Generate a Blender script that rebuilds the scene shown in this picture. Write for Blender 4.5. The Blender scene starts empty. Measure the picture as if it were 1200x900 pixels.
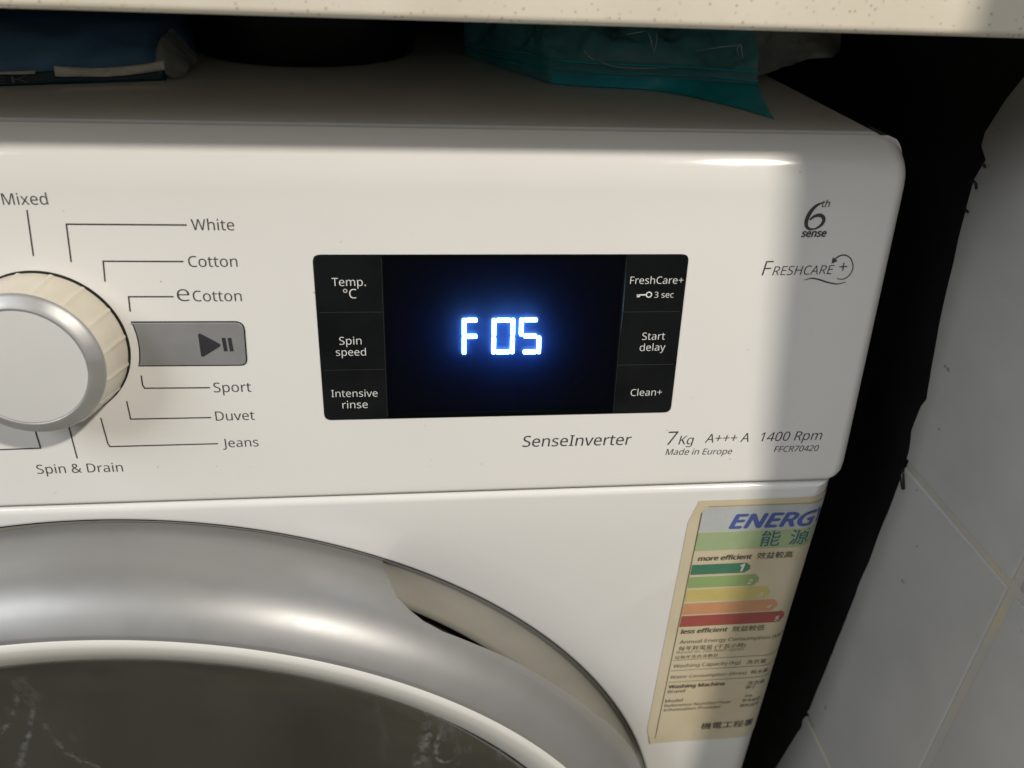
import bpy, bmesh, math, os, random
from mathutils import Vector, Matrix, noise
rnd = random.Random(7)
S = 0.001                                   # everything below is measured in millimetres
scene = bpy.context.scene
C = scene.collection

# ------------------------------------------------------------------ camera
CAM = Vector((128.043, -248.438, 913.907))
YAW, PITCH, ROLL, FPX = 0.1265, 0.54042, 0.04666, 949.81
def cam_axes():
    cy, sy, cp, sp = math.cos(YAW), math.sin(YAW), math.cos(PITCH), math.sin(PITCH)
    f = Vector((sy*cp, cy*cp, -sp)); r = Vector((cy, -sy, 0)); u = r.cross(f)
    c, s = math.cos(ROLL), math.sin(ROLL)
    return c*r + s*u, -s*r + c*u, f
AR, AU, AF = cam_axes()
cd = bpy.data.cameras.new('camera'); cam = bpy.data.objects.new('camera', cd); C.objects.link(cam)
M = Matrix((AR, AU, -AF)).transposed().to_4x4(); M.translation = CAM*S
cam.matrix_world = M
cd.sensor_width = 36; cd.lens = FPX/1200*36; cd.clip_start = 0.01; cd.clip_end = 60
cd.dof.use_dof = True; cd.dof.focus_distance = 0.305; cd.dof.aperture_fstop = 14
scene.camera = cam

# ------------------------------------------------------------------ light
w = bpy.data.worlds.new('World'); scene.world = w; w.use_nodes = True
bg = w.node_tree.nodes['Background']; bg.inputs[0].default_value = (0.93, 0.97, 1.0, 1); bg.inputs[1].default_value = 0.072
def lamp(name, kind, loc, energy, color, **kw):
    l = bpy.data.lights.new(name, kind); l.energy = energy; l.color = color
    for k, v in kw.items(): setattr(l, k, v)
    o = bpy.data.objects.new(name, l); C.objects.link(o); o.location = Vector(loc)*S
    return o
def aim(o, tgt): o.rotation_euler = (Vector(tgt)*S - o.location).to_track_quat('-Z', 'Y').to_euler()
lamp('ceiling_lamp', 'POINT', (895, -1070, 1988), 103, (1.0, 0.93, 0.83), shadow_soft_size=0.042)
fill = lamp('fill_light', 'AREA', (-1700, -1250, 2350), 42, (0.96, 0.98, 1.0), shape='RECTANGLE', size=1.3, size_y=1.3)  # soft area fill added to lift the shaded surfaces, source unseen
aim(fill, (0, 0, 750))

scene.render.engine = 'CYCLES'
vs = scene.view_settings; vs.view_transform = 'Standard'; vs.look = 'None'; vs.exposure = 0; vs.gamma = 1; vs.use_curve_mapping = False

# ------------------------------------------------------------------ pixel helpers (photo 1200 x 900)
ZS, TILT = 714.528, 0.12475                 # lower edge of the sloping fascia and its lean
ST, CT = math.sin(TILT), math.cos(TILT)
PN = Vector((0, -CT, ST))                   # fascia normal
def pan(x, s, h=0.0): return Vector((x, s*ST, ZS + s*CT)) + PN*h
def ray(u, v): return AR*((u-600)/FPX) - AU*((v-450)/FPX) + AF
def on_panel(u, v, h=0.0):
    d = ray(u, v); o = pan(0, 0, h); t = PN.dot(o-CAM)/PN.dot(d); P = CAM + d*t - PN*h
    return P.x, (P.z-ZS)/CT
def on_front(u, v, y=0.0):
    d = ray(u, v); P = CAM + d*((y-CAM.y)/d.y); return P.x, P.z

# ------------------------------------------------------------------ materials
def new_mat(name):
    m = bpy.data.materials.new(name); m.use_nodes = True
    return m, m.node_tree, m.node_tree.nodes['Principled BSDF']
def nd(nt, typ, **kw):
    n = nt.nodes.new(typ)
    for k, v in kw.items(): setattr(n, k, v)
    return n
def coords(nt, scale=(1, 1, 1)):
    g = nd(nt, 'ShaderNodeNewGeometry'); mp = nd(nt, 'ShaderNodeMapping'); mp.inputs['Scale'].default_value = scale
    nt.links.new(g.outputs['Position'], mp.inputs['Vector']); return mp.outputs[0]
def noise_tex(nt, vec, scale, detail=4, rough=.55):
    n = nd(nt, 'ShaderNodeTexNoise'); n.inputs['Scale'].default_value = scale; n.inputs['Detail'].default_value = detail; n.inputs['Roughness'].default_value = rough
    nt.links.new(vec, n.inputs['Vector']); return n.outputs['Fac']
def ramp(nt, fac, stops):
    r = nd(nt, 'ShaderNodeValToRGB'); e = r.color_ramp.elements
    while len(e) < len(stops): e.new(0.5)
    for i, (p, c) in enumerate(stops):
        e[i].position = p; e[i].color = tuple(c) + (1,) if len(c) == 3 else c
    nt.links.new(fac, r.inputs[0]); return r.outputs['Color']
def bump(nt, b, h, strength, dist):
    n = nd(nt, 'ShaderNodeBump'); n.inputs['Strength'].default_value = strength; n.inputs['Distance'].default_value = dist
    nt.links.new(h, n.inputs['Height']); nt.links.new(n.outputs[0], b.inputs['Normal'])
def mat(name, col, rough=.4, metal=0, var=.06, vscale=60, bstr=0, bscale=800, bdist=.0001, coat=0, rvar=.08, ior=None, stretch=(1, 1, 1)):
    m, nt, b = new_mat(name)
    v = coords(nt, stretch); f = noise_tex(nt, v, vscale)
    lo = tuple(c*(1-var) for c in col); hi = tuple(min(1, c*(1+var)) for c in col)
    nt.links.new(ramp(nt, f, [(.3, lo), (.7, hi)]), b.inputs['Base Color'])
    nt.links.new(ramp(nt, noise_tex(nt, v, vscale*2.3), [(.3, (max(0, rough-rvar),)*3), (.7, (rough+rvar,)*3)]), b.inputs['Roughness'])
    b.inputs['Metallic'].default_value = metal; b.inputs['Coat Weight'].default_value = coat
    if ior: b.inputs['IOR'].default_value = ior
    if bstr: bump(nt, b, noise_tex(nt, v, bscale, 3), bstr, bdist)
    return m
def white_mat(name, col, rough, bstr):
    # moulded white plastic / enamel: faint dust specks and smudges of its own
    m, nt, b = new_mat(name); v = coords(nt)
    base = ramp(nt, noise_tex(nt, v, 14, 5), [(.3, tuple(c*.965 for c in col)), (.7, col)])
    sp = ramp(nt, noise_tex(nt, v, 420, 2, .4), [(.775, (0, 0, 0)), (.81, (.6, .6, .6))])
    mx = nd(nt, 'ShaderNodeMix', data_type='RGBA'); nt.links.new(sp, mx.inputs['Factor']); nt.links.new(base, mx.inputs['A']); mx.inputs['B'].default_value = (.34, .31, .27, 1)
    nt.links.new(mx.outputs['Result'], b.inputs['Base Color'])
    nt.links.new(ramp(nt, noise_tex(nt, v, 45, 5), [(.3, (rough*.8,)*3), (.75, (rough*1.4,)*3)]), b.inputs['Roughness'])
    bump(nt, b, noise_tex(nt, v, 1500, 2), bstr, .00003)
    return m
MAT = {}
MAT['fascia'] = white_mat('fascia_white', (.76, .745, .715), .09, .05)
MAT['enamel'] = white_mat('enamel_white', (.755, .745, .72), .12, .06)
MAT['lid'] = mat('lid_white', (.64, .645, .65), .17, var=.05, vscale=9, rvar=.05)
MAT['cab'] = mat('cabinet_enamel', (.68, .67, .65), .3)
MAT['print'] = mat('grey_print', (.05, .05, .054), .5, var=.1)
MAT['gap'] = mat('black_gap', (.006, .006, .006), .7)
MAT['silver'] = mat('silver_paint', (.34, .34, .338), .45, metal=.55, var=.05, vscale=25, bstr=.22, bscale=2600, bdist=.00004, rvar=.04)
MAT['recess'] = mat('recess_silver', (.60, .575, .50), .42, metal=.05, var=.06, vscale=30, bstr=.2, bscale=2200, bdist=.00004)
MAT['chrome'] = mat('knob_chrome', (.44, .44, .435), .48, metal=.6, var=.04, bstr=.1, bscale=2500, bdist=.00003)
MAT['cream'] = mat('knob_cream', (.66, .61, .51), .38, var=.05, vscale=90)
MAT['knobface'] = mat('knob_face_white', (.61, .605, .585), .36, var=.02, vscale=40, bstr=.1, bscale=1500, bdist=.00003)
MAT['button'] = mat('button_grey', (.34, .34, .345), .36, metal=.4, var=.05, vscale=70, bstr=.15, bscale=2600, bdist=.00003)
MAT['icon'] = mat('icon_dark', (.03, .028, .035), .45)
MAT['pad'] = mat('pad_black', (.006, .0065, .007), .16, var=.3, vscale=50, rvar=.06)
MAT['board'] = mat('display_board_blue', (.002, .020, .10), .6, var=.1, vscale=300)
MAT['mask'] = mat('display_mask', (.003, .004, .006), .6)
MAT['padprint'] = mat('pale_print', (.72, .72, .70), .5)
MAT['ringwhite'] = white_mat('door_ring_white', (.70, .69, .66), .3, .2)
MAT['rubber'] = mat('gasket_grey', (.05, .05, .052), .6)
MAT['blackplastic'] = mat('black_plastic', (.004, .004, .0045), .45, var=.3)
def cover_mat():
    m, nt, b = new_mat('smoked_cover'); nt.nodes.remove(b); out = nt.nodes['Material Output']
    t = nd(nt, 'ShaderNodeBsdfTransparent'); t.inputs[0].default_value = (.42, .46, .52, 1)
    g = nd(nt, 'ShaderNodeBsdfGlossy'); g.inputs['Roughness'].default_value = .09
    f = nd(nt, 'ShaderNodeFresnel'); f.inputs['IOR'].default_value = 1.45
    mx = nd(nt, 'ShaderNodeMixShader')
    nt.links.new(f.outputs[0], mx.inputs[0]); nt.links.new(t.outputs[0], mx.inputs[1]); nt.links.new(g.outputs[0], mx.inputs[2]); nt.links.new(mx.outputs[0], out.inputs[0]); return m
MAT['cover'] = cover_mat()
def led_mat():
    m, nt, b = new_mat('led_segment'); b.inputs['Base Color'].default_value = (.7, .8, .9, 1)
    b.inputs['Emission Color'].default_value = (.28, .62, 1.0, 1); b.inputs['Emission Strength'].default_value = 34.0; return m
MAT['led'] = led_mat()
def glass_mat():
    # dark door glass with pale noise streaks painted in to imitate reflections
    m, nt, b = new_mat('door_glass'); out = nt.nodes['Material Output']
    b.inputs['Base Color'].default_value = (.022, .022, .019, 1); b.inputs['Roughness'].default_value = .06; b.inputs['IOR'].default_value = 1.55
    v = coords(nt, (1, 1, .2)); n1 = noise_tex(nt, v, 55, 7, .6)
    v2 = coords(nt, (1, 1, 1)); n2 = noise_tex(nt, v2, 9, 3)
    ml = nd(nt, 'ShaderNodeMath', operation='MULTIPLY')
    nt.links.new(ramp(nt, n1, [(.57, (0, 0, 0)), (.66, (.35, .35, .35)), (.74, (1, 1, 1))]), ml.inputs[0]); nt.links.new(ramp(nt, n2, [(.52, (0, 0, 0)), (.62, (.5, .5, .5))]), ml.inputs[1])
    d = nd(nt, 'ShaderNodeBsdfDiffuse'); d.inputs[0].default_value = (.5, .5, .5, 1)
    mx = nd(nt, 'ShaderNodeMixShader'); nt.links.new(ml.outputs[0], mx.inputs[0]); nt.links.new(b.outputs[0], mx.inputs[1]); nt.links.new(d.outputs[0], mx.inputs[2]); nt.links.new(mx.outputs[0], out.inputs[0])
    bump(nt, b, noise_tex(nt, v2, 40, 2), .15, .0004)
    return m
MAT['glass'] = glass_mat()
def stone_mat():
    m, nt, b = new_mat('speckled_stone'); v = coords(nt)
    base = ramp(nt, noise_tex(nt, v, 30, 5), [(.3, (.74, .67, .55)), (.7, (.82, .76, .65))])
    vo = nd(nt, 'ShaderNodeTexVoronoi'); vo.inputs['Scale'].default_value = 520; nt.links.new(v, vo.inputs['Vector'])
    sp = ramp(nt, vo.outputs['Distance'], [(.10, (1, 1, 1)), (.26, (0, 0, 0))])
    sel = ramp(nt, vo.outputs['Color'], [(.4, (0, 0, 0)), (.6, (.6, .6, .6))])
    ml = nd(nt, 'ShaderNodeMath', operation='MULTIPLY'); nt.links.new(sp, ml.inputs[0]); nt.links.new(sel, ml.inputs[1])
    mx = nd(nt, 'ShaderNodeMix', data_type='RGBA'); nt.links.new(ml.outputs[0], mx.inputs['Factor']); nt.links.new(base, mx.inputs['A']); mx.inputs['B'].default_value = (.25, .2, .14, 1)
    nt.links.new(mx.outputs['Result'], b.inputs['Base Color']); b.inputs['Roughness'].default_value = .35
    bump(nt, b, noise_tex(nt, v, 900, 3), .2, .0001); return m
MAT['stone'] = stone_mat()
def tile_mat():
    m, nt, b = new_mat('white_wall_tile'); v = coords(nt)
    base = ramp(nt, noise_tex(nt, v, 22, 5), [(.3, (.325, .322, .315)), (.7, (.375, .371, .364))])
    sp = ramp(nt, noise_tex(nt, v, 160, 2, .4), [(.745, (0, 0, 0)), (.775, (1, 1, 1))])
    mx = nd(nt, 'ShaderNodeMix', data_type='RGBA'); nt.links.new(sp, mx.inputs['Factor']); nt.links.new(base, mx.inputs['A']); mx.inputs['B'].default_value = (.2, .19, .17, 1)
    nt.links.new(mx.outputs['Result'], b.inputs['Base Color']); b.inputs['Roughness'].default_value = .45
    bump(nt, b, noise_tex(nt, v, 35, 2), .15, .0006); return m
MAT['tile'] = tile_mat()
def grout_mat():
    m, nt, b = new_mat('stained_grout'); v = coords(nt)
    nt.links.new(ramp(nt, noise_tex(nt, v, 14, 5, .6), [(.44, (.31, .305, .285)), (.58, (.36, .33, .245)), (.7, (.32, .275, .18))]), b.inputs['Base Color'])
    b.inputs['Roughness'].default_value = .85; bump(nt, b, noise_tex(nt, v, 900, 3), .6, .0004); return m
MAT['grout'] = grout_mat()
MAT['wallcore'] = mat('dark_wall_core', (.03, .03, .03), .9)
MAT['floor'] = mat('floor_olive', (.27, .25, .175), .45, var=.45, vscale=5)
MAT['sheet'] = mat('black_sheet', (.008, .008, .0085), .42, var=.4, vscale=20)
def plastic_mat(name, col, trans, rough, alpha_mix):
    m, nt, b = new_mat(name); out = nt.nodes['Material Output']; v = coords(nt)
    nt.links.new(ramp(nt, noise_tex(nt, v, 60, 4), [(.3, tuple(c*.7 for c in col)), (.7, col)]), b.inputs['Base Color'])
    b.inputs['Roughness'].default_value = rough; b.inputs['Coat Weight'].default_value = .6; b.inputs['Coat Roughness'].default_value = .08
    bump(nt, b, noise_tex(nt, coords(nt, (1, 1, 1)), 110, 4, .5), .5, .0012)
    t = nd(nt, 'ShaderNodeBsdfTransparent'); t.inputs[0].default_value = tuple(min(1, .55 + c) for c in col) + (1,)
    mx = nd(nt, 'ShaderNodeMixShader'); mx.inputs[0].default_value = alpha_mix
    nt.links.new(b.outputs[0], mx.inputs[1]); nt.links.new(t.outputs[0], mx.inputs[2]); nt.links.new(mx.outputs[0], out.inputs[0]); return m
MAT['teal'] = plastic_mat('teal_film', (.02, .66, .86), .3, .22, .12)
MAT['tealclear'] = plastic_mat('teal_clear_film', (.16, .58, .66), .3, .14, .22)
MAT['glint'] = plastic_mat('painted_glint', (.72, .82, .84), .3, .12, .1)
MAT['clear'] = plastic_mat('clear_film', (.8, .83, .82), .3, .12, .35)
def weave_mat():
    m, nt, b = new_mat('blue_weave'); v = coords(nt, (1, 1, 1.0))
    ck = nd(nt, 'ShaderNodeTexChecker'); ck.inputs['Scale'].default_value = 900; nt.links.new(v, ck.inputs['Vector'])
    mx = nd(nt, 'ShaderNodeMix', data_type='RGBA'); nt.links.new(noise_tex(nt, v, 60, 4), mx.inputs['Factor']); mx.inputs['A'].default_value = (.05, .16, .36, 1); mx.inputs['B'].default_value = (.2, .45, .8, 1)
    nt.links.new(mx.outputs['Result'], b.inputs['Base Color']); b.inputs['Roughness'].default_value = .55
    bump(nt, b, ck.outputs['Fac'], .6, .0006); return m
MAT['weave'] = weave_mat()
MAT['navy'] = mat('navy_band', (.012, .05, .075), .35, var=.2)
MAT['foil'] = mat('silver_foil', (.85, .83, .78), .3, metal=.1, var=.12, vscale=140, bstr=.5, bscale=300, bdist=.0006)
def flat(name, col, rough=.55, var=.05): 
    if name not in MAT: MAT[name] = mat(name, col, rough, var=var, vscale=120)
    return MAT[name]
def paper_mat():
    # aged, yellowed label paper
    m, nt, b = new_mat('yellowed_paper'); v = coords(nt)
    nt.links.new(ramp(nt, noise_tex(nt, v, 28, 5), [(.3, (.56, .47, .31)), (.7, (.64, .57, .42))]), b.inputs['Base Color'])
    b.inputs['Roughness'].default_value = .32; bump(nt, b, noise_tex(nt, v, 70, 3), .25, .0006); return m
MAT['paper'] = paper_mat()

# ------------------------------------------------------------------ object helpers
ORIGIN = {}
def thing(name, label, cat, loc, group=None):
    o = bpy.data.objects.new(name, None); o.empty_display_size = .02; C.objects.link(o); o.location = Vector(loc)*S
    o['label'] = label; o['category'] = cat
    if group: o['group'] = group
    ORIGIN[o.name] = Vector(loc); return o
def obj(name, verts, faces, m, parent=None, smooth=False, auto=None, loc=None):
    org = ORIGIN[parent.name] if parent is not None else Vector(loc or (0, 0, 0))
    me = bpy.data.meshes.new(name); me.from_pydata([tuple((Vector(v)-org)*S) for v in verts], [], faces)
    me.validate(); me.update()
    bm = bmesh.new(); bm.from_mesh(me); bmesh.ops.recalc_face_normals(bm, faces=bm.faces) if auto != 'keep' else None
    bm.to_mesh(me); bm.free()
    me.materials.append(m)
    if smooth:
        me.polygons.foreach_set('use_smooth', [True]*len(me.polygons))
        if auto and auto != 'keep': me.set_sharp_from_angle(angle=math.radians(auto))
    o = bpy.data.objects.new(name, me); C.objects.link(o)
    if parent is not None: o.parent = parent
    else: o.location = org*S
    ORIGIN[o.name] = org; return o
def tag(o, label=None, cat=None, group=None, kind=None):
    for k, v in (('label', label), ('category', cat), ('group', group), ('kind', kind)):
        if v: o[k] = v
    return o
def rbox_data(x0, x1, y0, y1, z0, z1, bev=0, segs=3):
    bm = bmesh.new(); bmesh.ops.create_cube(bm, size=1)
    for v in bm.verts: v.co = Vector(((x0+x1)/2 + v.co.x*(x1-x0), (y0+y1)/2 + v.co.y*(y1-y0), (z0+z1)/2 + v.co.z*(z1-z0)))
    if bev: bmesh.ops.bevel(bm, geom=bm.edges[:], offset=bev, segments=segs, profile=.5, affect='EDGES')
    bm.verts.index_update(); V = [v.co.copy() for v in bm.verts]; F = [[v.index for v in f.verts] for f in bm.faces]; bm.free(); return V, F
def rbox(name, x0, x1, y0, y1, z0, z1, m, parent=None, bev=0, segs=3, loc=None):
    V, F = rbox_data(x0, x1, y0, y1, z0, z1, bev, segs); return obj(name, V, F, m, parent, bool(bev), 40, loc)
def lathe(prof, fn, n=256, a0=0, a1=2*math.pi, close_start=False, close_end=False):
    full = abs(a1-a0-2*math.pi) < 1e-6; V = []; F = []; na = n if full else n+1
    for r, h in prof:
        for i in range(na): V.append(fn(r, a0 + (a1-a0)*i/n, h))
    for j in range(len(prof)-1):
        for i in range(n):
            k = (i+1) % na; F.append((j*na+i, j*na+k, (j+1)*na+k, (j+1)*na+i))
    if close_start: F.append(tuple(range(na)))
    if close_end: F.append(tuple(range((len(prof)-1)*na, len(prof)*na)))
    return V, F
def grid_faces(nr, nc, skip=None):
    return [(j*nc+i, j*nc+i+1, (j+1)*nc+i+1, (j+1)*nc+i) for j in range(nr-1) for i in range(nc-1) if not (skip and skip(j, i))]
def ribbon(pts, wd):
    # a flat printed line of width wd along 2-D points
    V = []; n = len(pts); pts = [Vector(p) for p in pts]
    for i, p in enumerate(pts):
        a = (p - pts[i-1]).normalized() if i else None; b = (pts[i+1]-p).normalized() if i < n-1 else None
        t = ((a or b) + (b or a)).normalized(); nn = Vector((-t.y, t.x)); k = 1.0
        if a and b: k = 1/max(.4, nn.dot(Vector((-a.y, a.x))))
        V += [p + nn*wd/2*k, p - nn*wd/2*k]
    return V, [(2*i, 2*i+1, 2*i+3, 2*i+2) for i in range(n-1)]
def catmull(pts, n=8):
    P = [Vector(p) for p in pts]; P = [P[0]*2-P[1]] + P + [P[-1]*2-P[-2]]; out = []
    for i in range(1, len(P)-2):
        for k in range(n):
            t = k/n; a, b, c, d = P[i-1], P[i], P[i+1], P[i+2]
            out.append(.5*((2*b) + (c-a)*t + (2*a-5*b+4*c-d)*t*t + (3*b-3*c+d-a)*t**3))
    return out + [P[-2]]
def poly_extrude(pts, h0, h1, fn, bev=0):
    # closed 2-D outline raised from h0 to h1 with a small chamfer
    n = len(pts); c = sum((Vector(p) for p in pts), Vector((0, 0)))/n
    def inset(d):
        out = []
        for i in range(n):
            p = Vector(pts[i]); t = (Vector(pts[(i+1) % n]) - Vector(pts[i-1])).normalized(); nn = Vector((-t.y, t.x))
            if nn.dot(c-p) < 0: nn = -nn
            out.append(p + nn*d)
        return out
    rings = [(pts, h0), (pts, h1-bev), (inset(bev), h1)] if bev else [(pts, h0), (pts, h1)]
    V = [fn(p[0], p[1], h) for r, h in rings for p in r]; F = []
    for j in range(len(rings)-1):
        for i in range(n): F.append((j*n+i, j*n+(i+1) % n, (j+1)*n+(i+1) % n, (j+1)*n+i))
    F.append(tuple(range((len(rings)-1)*n, len(rings)*n))); return V, F

# fonts that ship with Blender itself; falls back to the built-in one
def font(fn):
    try: return bpy.data.fonts.load(os.path.join(bpy.utils.system_resource('DATAFILES'), 'fonts', fn))
    except Exception: return None
SANS = font('NotoSansHebrew-Regular.woff2')
def text2d(body, shear=0.0, off=0.0, f='sans', space=1.0):
    c = bpy.data.curves.new('t', 'FONT'); c.body = body; c.resolution_u = 3; c.offset = off; c.space_character = space
    if f == 'sans' and SANS: c.font = SANS
    o = bpy.data.objects.new('t', c); C.objects.link(o); bpy.context.view_layer.update()
    me = bpy.data.meshes.new_from_object(o.evaluated_get(bpy.context.evaluated_depsgraph_get()))
    V = [(v.co.x + shear*v.co.y, v.co.y) for v in me.vertices]; F = [tuple(p.vertices) for p in me.polygons]
    bpy.data.objects.remove(o); bpy.data.curves.remove(c); bpy.data.meshes.remove(me)
    x0 = min(v[0] for v in V); x1 = max(v[0] for v in V)
    return [(x-x0, y) for x, y in V], F, x1-x0
def letter(name, body, A, B, fn, m, parent, shear=0.0, off=0.0, f='sans', ys=1.0, cap=None, space=1.0, bold=0.0):
    # set the words so that their ink runs from A to B along the baseline; fn(x, y) puts a 2-D point on the surface
    V, F, wd = text2d(body, shear, off, f, space); A = Vector(A); B = Vector(B); t = (B-A)/wd; nrm = Vector((-t.y, t.x))
    if cap: nrm = nrm.normalized()*cap/max(v[1] for v in V)
    if bold:                                  # heavier strokes: the same outline struck several times a hair apart
        V0, F0 = V, F; V, F = [], []
        for k, (dx, dy) in enumerate(((-1, 0), (1, 0), (0, .8), (0, -.8), (-.5, 0), (.5, 0))):
            F += [tuple(i+len(V) for i in q) for q in F0]; V += [(x+dx*bold+k*1e-4, y+dy*bold) for x, y in V0]
    n0 = len(V)//6 if bold else len(V)
    return obj(name, [fn(*(A + t*x + nrm*y*ys)) + Vector((0, -.012*(i//n0), 0)) for i, (x, y) in enumerate(V)], F, m, parent)

# ------------------------------------------------------------------ the setting
tag(rbox('floor', -1500, 1800, -1800, 620, -60, 0, MAT['floor']), kind='structure')
tag(rbox('back_wall', -1500, 345, 620, 700, 0, 1500, MAT['wallcore']), kind='structure')
WX = 345.0
wall = tag(rbox('wall_right', WX+9, WX+110, -140, 620, 0, 2300, MAT['wallcore']), kind='structure'); ORIGIN[wall.name] = Vector((0, 0, 0))
EDGE = [(300, 62), (440, 48), (505, 36), (560, 33), (640, 30), (700, 28), (712, 31), (735, 30), (760, 37), (800, 44), (826, 47), (834, 44), (842, 50), (856, 45), (866, 39), (890, 34), (2300, 34)]
def edge_y(z):
    for (a, ya), (b, yb) in zip(EDGE, EDGE[1:]):
        if a <= z <= b: y = ya + (yb-ya)*(z-a)/(b-a); break
    else: y = EDGE[0][1]
    return y + .6*noise.noise(Vector((z*.06, 3.1, 0))) + .3*noise.noise(Vector((z*.4, 9, 0)))
rows = [514.3 + 186*k for k in range(-2, 10)]
JY = -49.5
for k in range(len(rows)-1):
    z0, z1 = rows[k]+2.0, rows[k+1]-2.0
    # front column: whole edges; rear column: broken off raggedly where the tiling stops
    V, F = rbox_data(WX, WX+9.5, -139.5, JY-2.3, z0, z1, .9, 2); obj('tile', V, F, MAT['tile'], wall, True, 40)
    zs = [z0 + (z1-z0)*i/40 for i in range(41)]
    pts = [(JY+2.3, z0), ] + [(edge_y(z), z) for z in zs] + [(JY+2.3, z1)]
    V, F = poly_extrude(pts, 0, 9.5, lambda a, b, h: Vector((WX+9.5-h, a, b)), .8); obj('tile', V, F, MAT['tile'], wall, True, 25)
rbox('grout', WX+1.1, WX+8.9, -139, 28, 150, 2250, MAT['grout'], wall)

# stone worktop running over the machine
ct = rbox('countertop', -900, WX+4, -24, 615, 886.0, 925.6, MAT['stone'], None, 2.2, 4, loc=(0, 300, 885.6))
tag(ct, 'beige speckled stone worktop running above the washing machine', 'countertop')

# black plastic sheeting hanging in the dark gap
V = []; nu, nv = 50, 70
for j in range(nv):
    for i in range(nu):
        y = 10 + 560*i/(nu-1); z = 120 + 764*j/(nv-1)
        V.append((WX+5.2 + 2.4*noise.noise(Vector((y*.02, z*.006, 1))) + (0 if y < 40 else -min(22, (y-40)*.12)*(.5+.5*noise.noise(Vector((y*.008, z*.01, 5))))), y, z))
sheet = obj('plastic_sheet', V, grid_faces(nv, nu), MAT['sheet'], None, True, None, loc=(WX, 250, 120))
md = sheet.modifiers.new('thickness', 'SOLIDIFY'); md.thickness = .0005; md.offset = 1
tag(sheet, 'black plastic sheeting with torn edge in the gap between machine and tiled wall', 'plastic sheet')
def tube(pts, r, n=8):
    P = [Vector(p) for p in pts]; V = []; F = []
    for i, q in enumerate(P):
        t = (P[min(i+1, len(P)-1)] - P[max(i-1, 0)]).normalized(); a = t.orthogonal().normalized(); b = t.cross(a); rr = r[i] if isinstance(r, (list, tuple)) else r
        V += [q + (a*math.cos(k*2*math.pi/n) + b*math.sin(k*2*math.pi/n))*rr for k in range(n)]
    for i in range(len(P)-1):
        for k in range(n): F.append((i*n+k, i*n+(k+1) % n, (i+1)*n+(k+1) % n, (i+1)*n+k))
    F += [tuple(range(n)), tuple(range((len(P)-1)*n, len(P)*n))]; return V, F
for z, dy, cu in ((833, 3.4, .3), (824.5, 5.2, 1.6), (815, 3.8, -.5)):
    y = edge_y(z)
    V, F = tube(catmull([(WX+3, y+3, z), (WX-1.2, y-1, z+.4), (WX-2, y-dy*.55, z+cu), (WX-1.6, y-dy*.9, z+cu*.6), (WX-1, y-dy, z-.9)], 5), .5)
    obj('torn_shred', V, F, MAT['sheet'], sheet, True)
V, F = tube(catmull([(WX+3, edge_y(697)+3, 699), (WX-1, edge_y(697)-1, 697), (WX-1.4, edge_y(697)-4, 693), (WX-.6, edge_y(697)-5, 690)], 5), .9); obj('torn_shred', V, F, MAT['sheet'], sheet, True)

# ------------------------------------------------------------------ washing machine
wm = thing('washing_machine', 'white front loading washing machine with lit display reading F05 under the worktop', 'washing machine', (0, 290, 0))
W2 = 297.5
rbox('cabinet', -W2+2.5, W2-2.5, 24, 575, 14, 838, MAT['cab'], wm, 4, 3)
for fx in (-255, 255):
    for fy in (60, 530):
        V, F = lathe([(24, 0), (24, 6), (12, 8), (12, 16)], lambda r, a, h, fx=fx, fy=fy: Vector((fx+r*math.cos(a), fy+r*math.sin(a), h)), 24, close_start=True, close_end=True); obj('foot', V, F, MAT['blackplastic'], wm, True, 30)
rbox('plinth', -W2+3, W2-3, 4, 12, 18, 92, MAT['enamel'], wm, 2)
sec = [(W2-6, 838.5)] + [(W2-13 + 7*math.cos(math.radians(a)), 842.0 + 7*math.sin(math.radians(a))) for a in (0, 10, 20, 30, 40, 50, 60, 70, 80, 90)]
sec = sec + [(-x, z) for x, z in reversed(sec)]; ns = len(sec); V = []
for y, k in ((24.1, 1.0), (24.15, .45), (24.4, .12), (24.9, 0), (574, 0), (575, 1)): V += [(x - math.copysign(k, x), y, z-k*.9) for x, z in sec]
F = [(j*ns+i, j*ns+(i+1) % ns, (j+1)*ns+(i+1) % ns, (j+1)*ns+i) for j in range(5) for i in range(ns)] + [tuple(range(ns)), tuple(range(5*ns, 6*ns))]
lid = obj('top_lid', V, F, MAT['lid'], wm, True, 40)

# fascia: sloping plane, rolled over at the top into the lid, rounded at the sides
SEAM_Y = 23.0
prof = [(9.0, ZS+2.2, 0), (2.6, ZS+.4, 0), (.9, ZS+.35, 0), (.25, ZS+.9, 0)]
prof = [(y, z, 0) for y, z, _ in prof]
DX0, DX1, DS0, DS1 = 91.75, 221.8, 33.0, 94.87
XL = (on_panel(447.3, 299)[0]+on_panel(453.6, 490)[0])/2; XR = (on_panel(732.8, 299)[0]+on_panel(720.4, 484)[0])/2
hole = (XL+.4, XR-.4, DS0+1.1, DS1-1.1)
srow = [1.9, 4, 8, 16, 24, hole[2], 45, 64, 80, hole[3], 100, 108]
prof += [(s*ST, ZS+s*CT, max(0, (s-95)/17)*.3) for s in srow]
p0 = pan(0, 116); p1 = pan(0, 122.5); p2 = p1 + Vector((0, math.sin(.6), math.cos(.6)))*5.4; p4 = Vector((0, SEAM_Y+.6, 847.9)); p3 = p2 + Vector((0, math.sin(.6), math.cos(.6)))*2.6
for k in range(0, 13):
    t = k/12; q = p0*(1-t)**2 + p1*2*t*(1-t) + p2*t*t; prof.append((q.y, q.z, 0))
for k in range(1, 9):
    t = k/8; q = p2*(1-t)**2 + p3*2*t*(1-t) + p4*t*t; prof.append((q.y, q.z, 0))
prof.append((SEAM_Y+.9, 844, 1))
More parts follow.
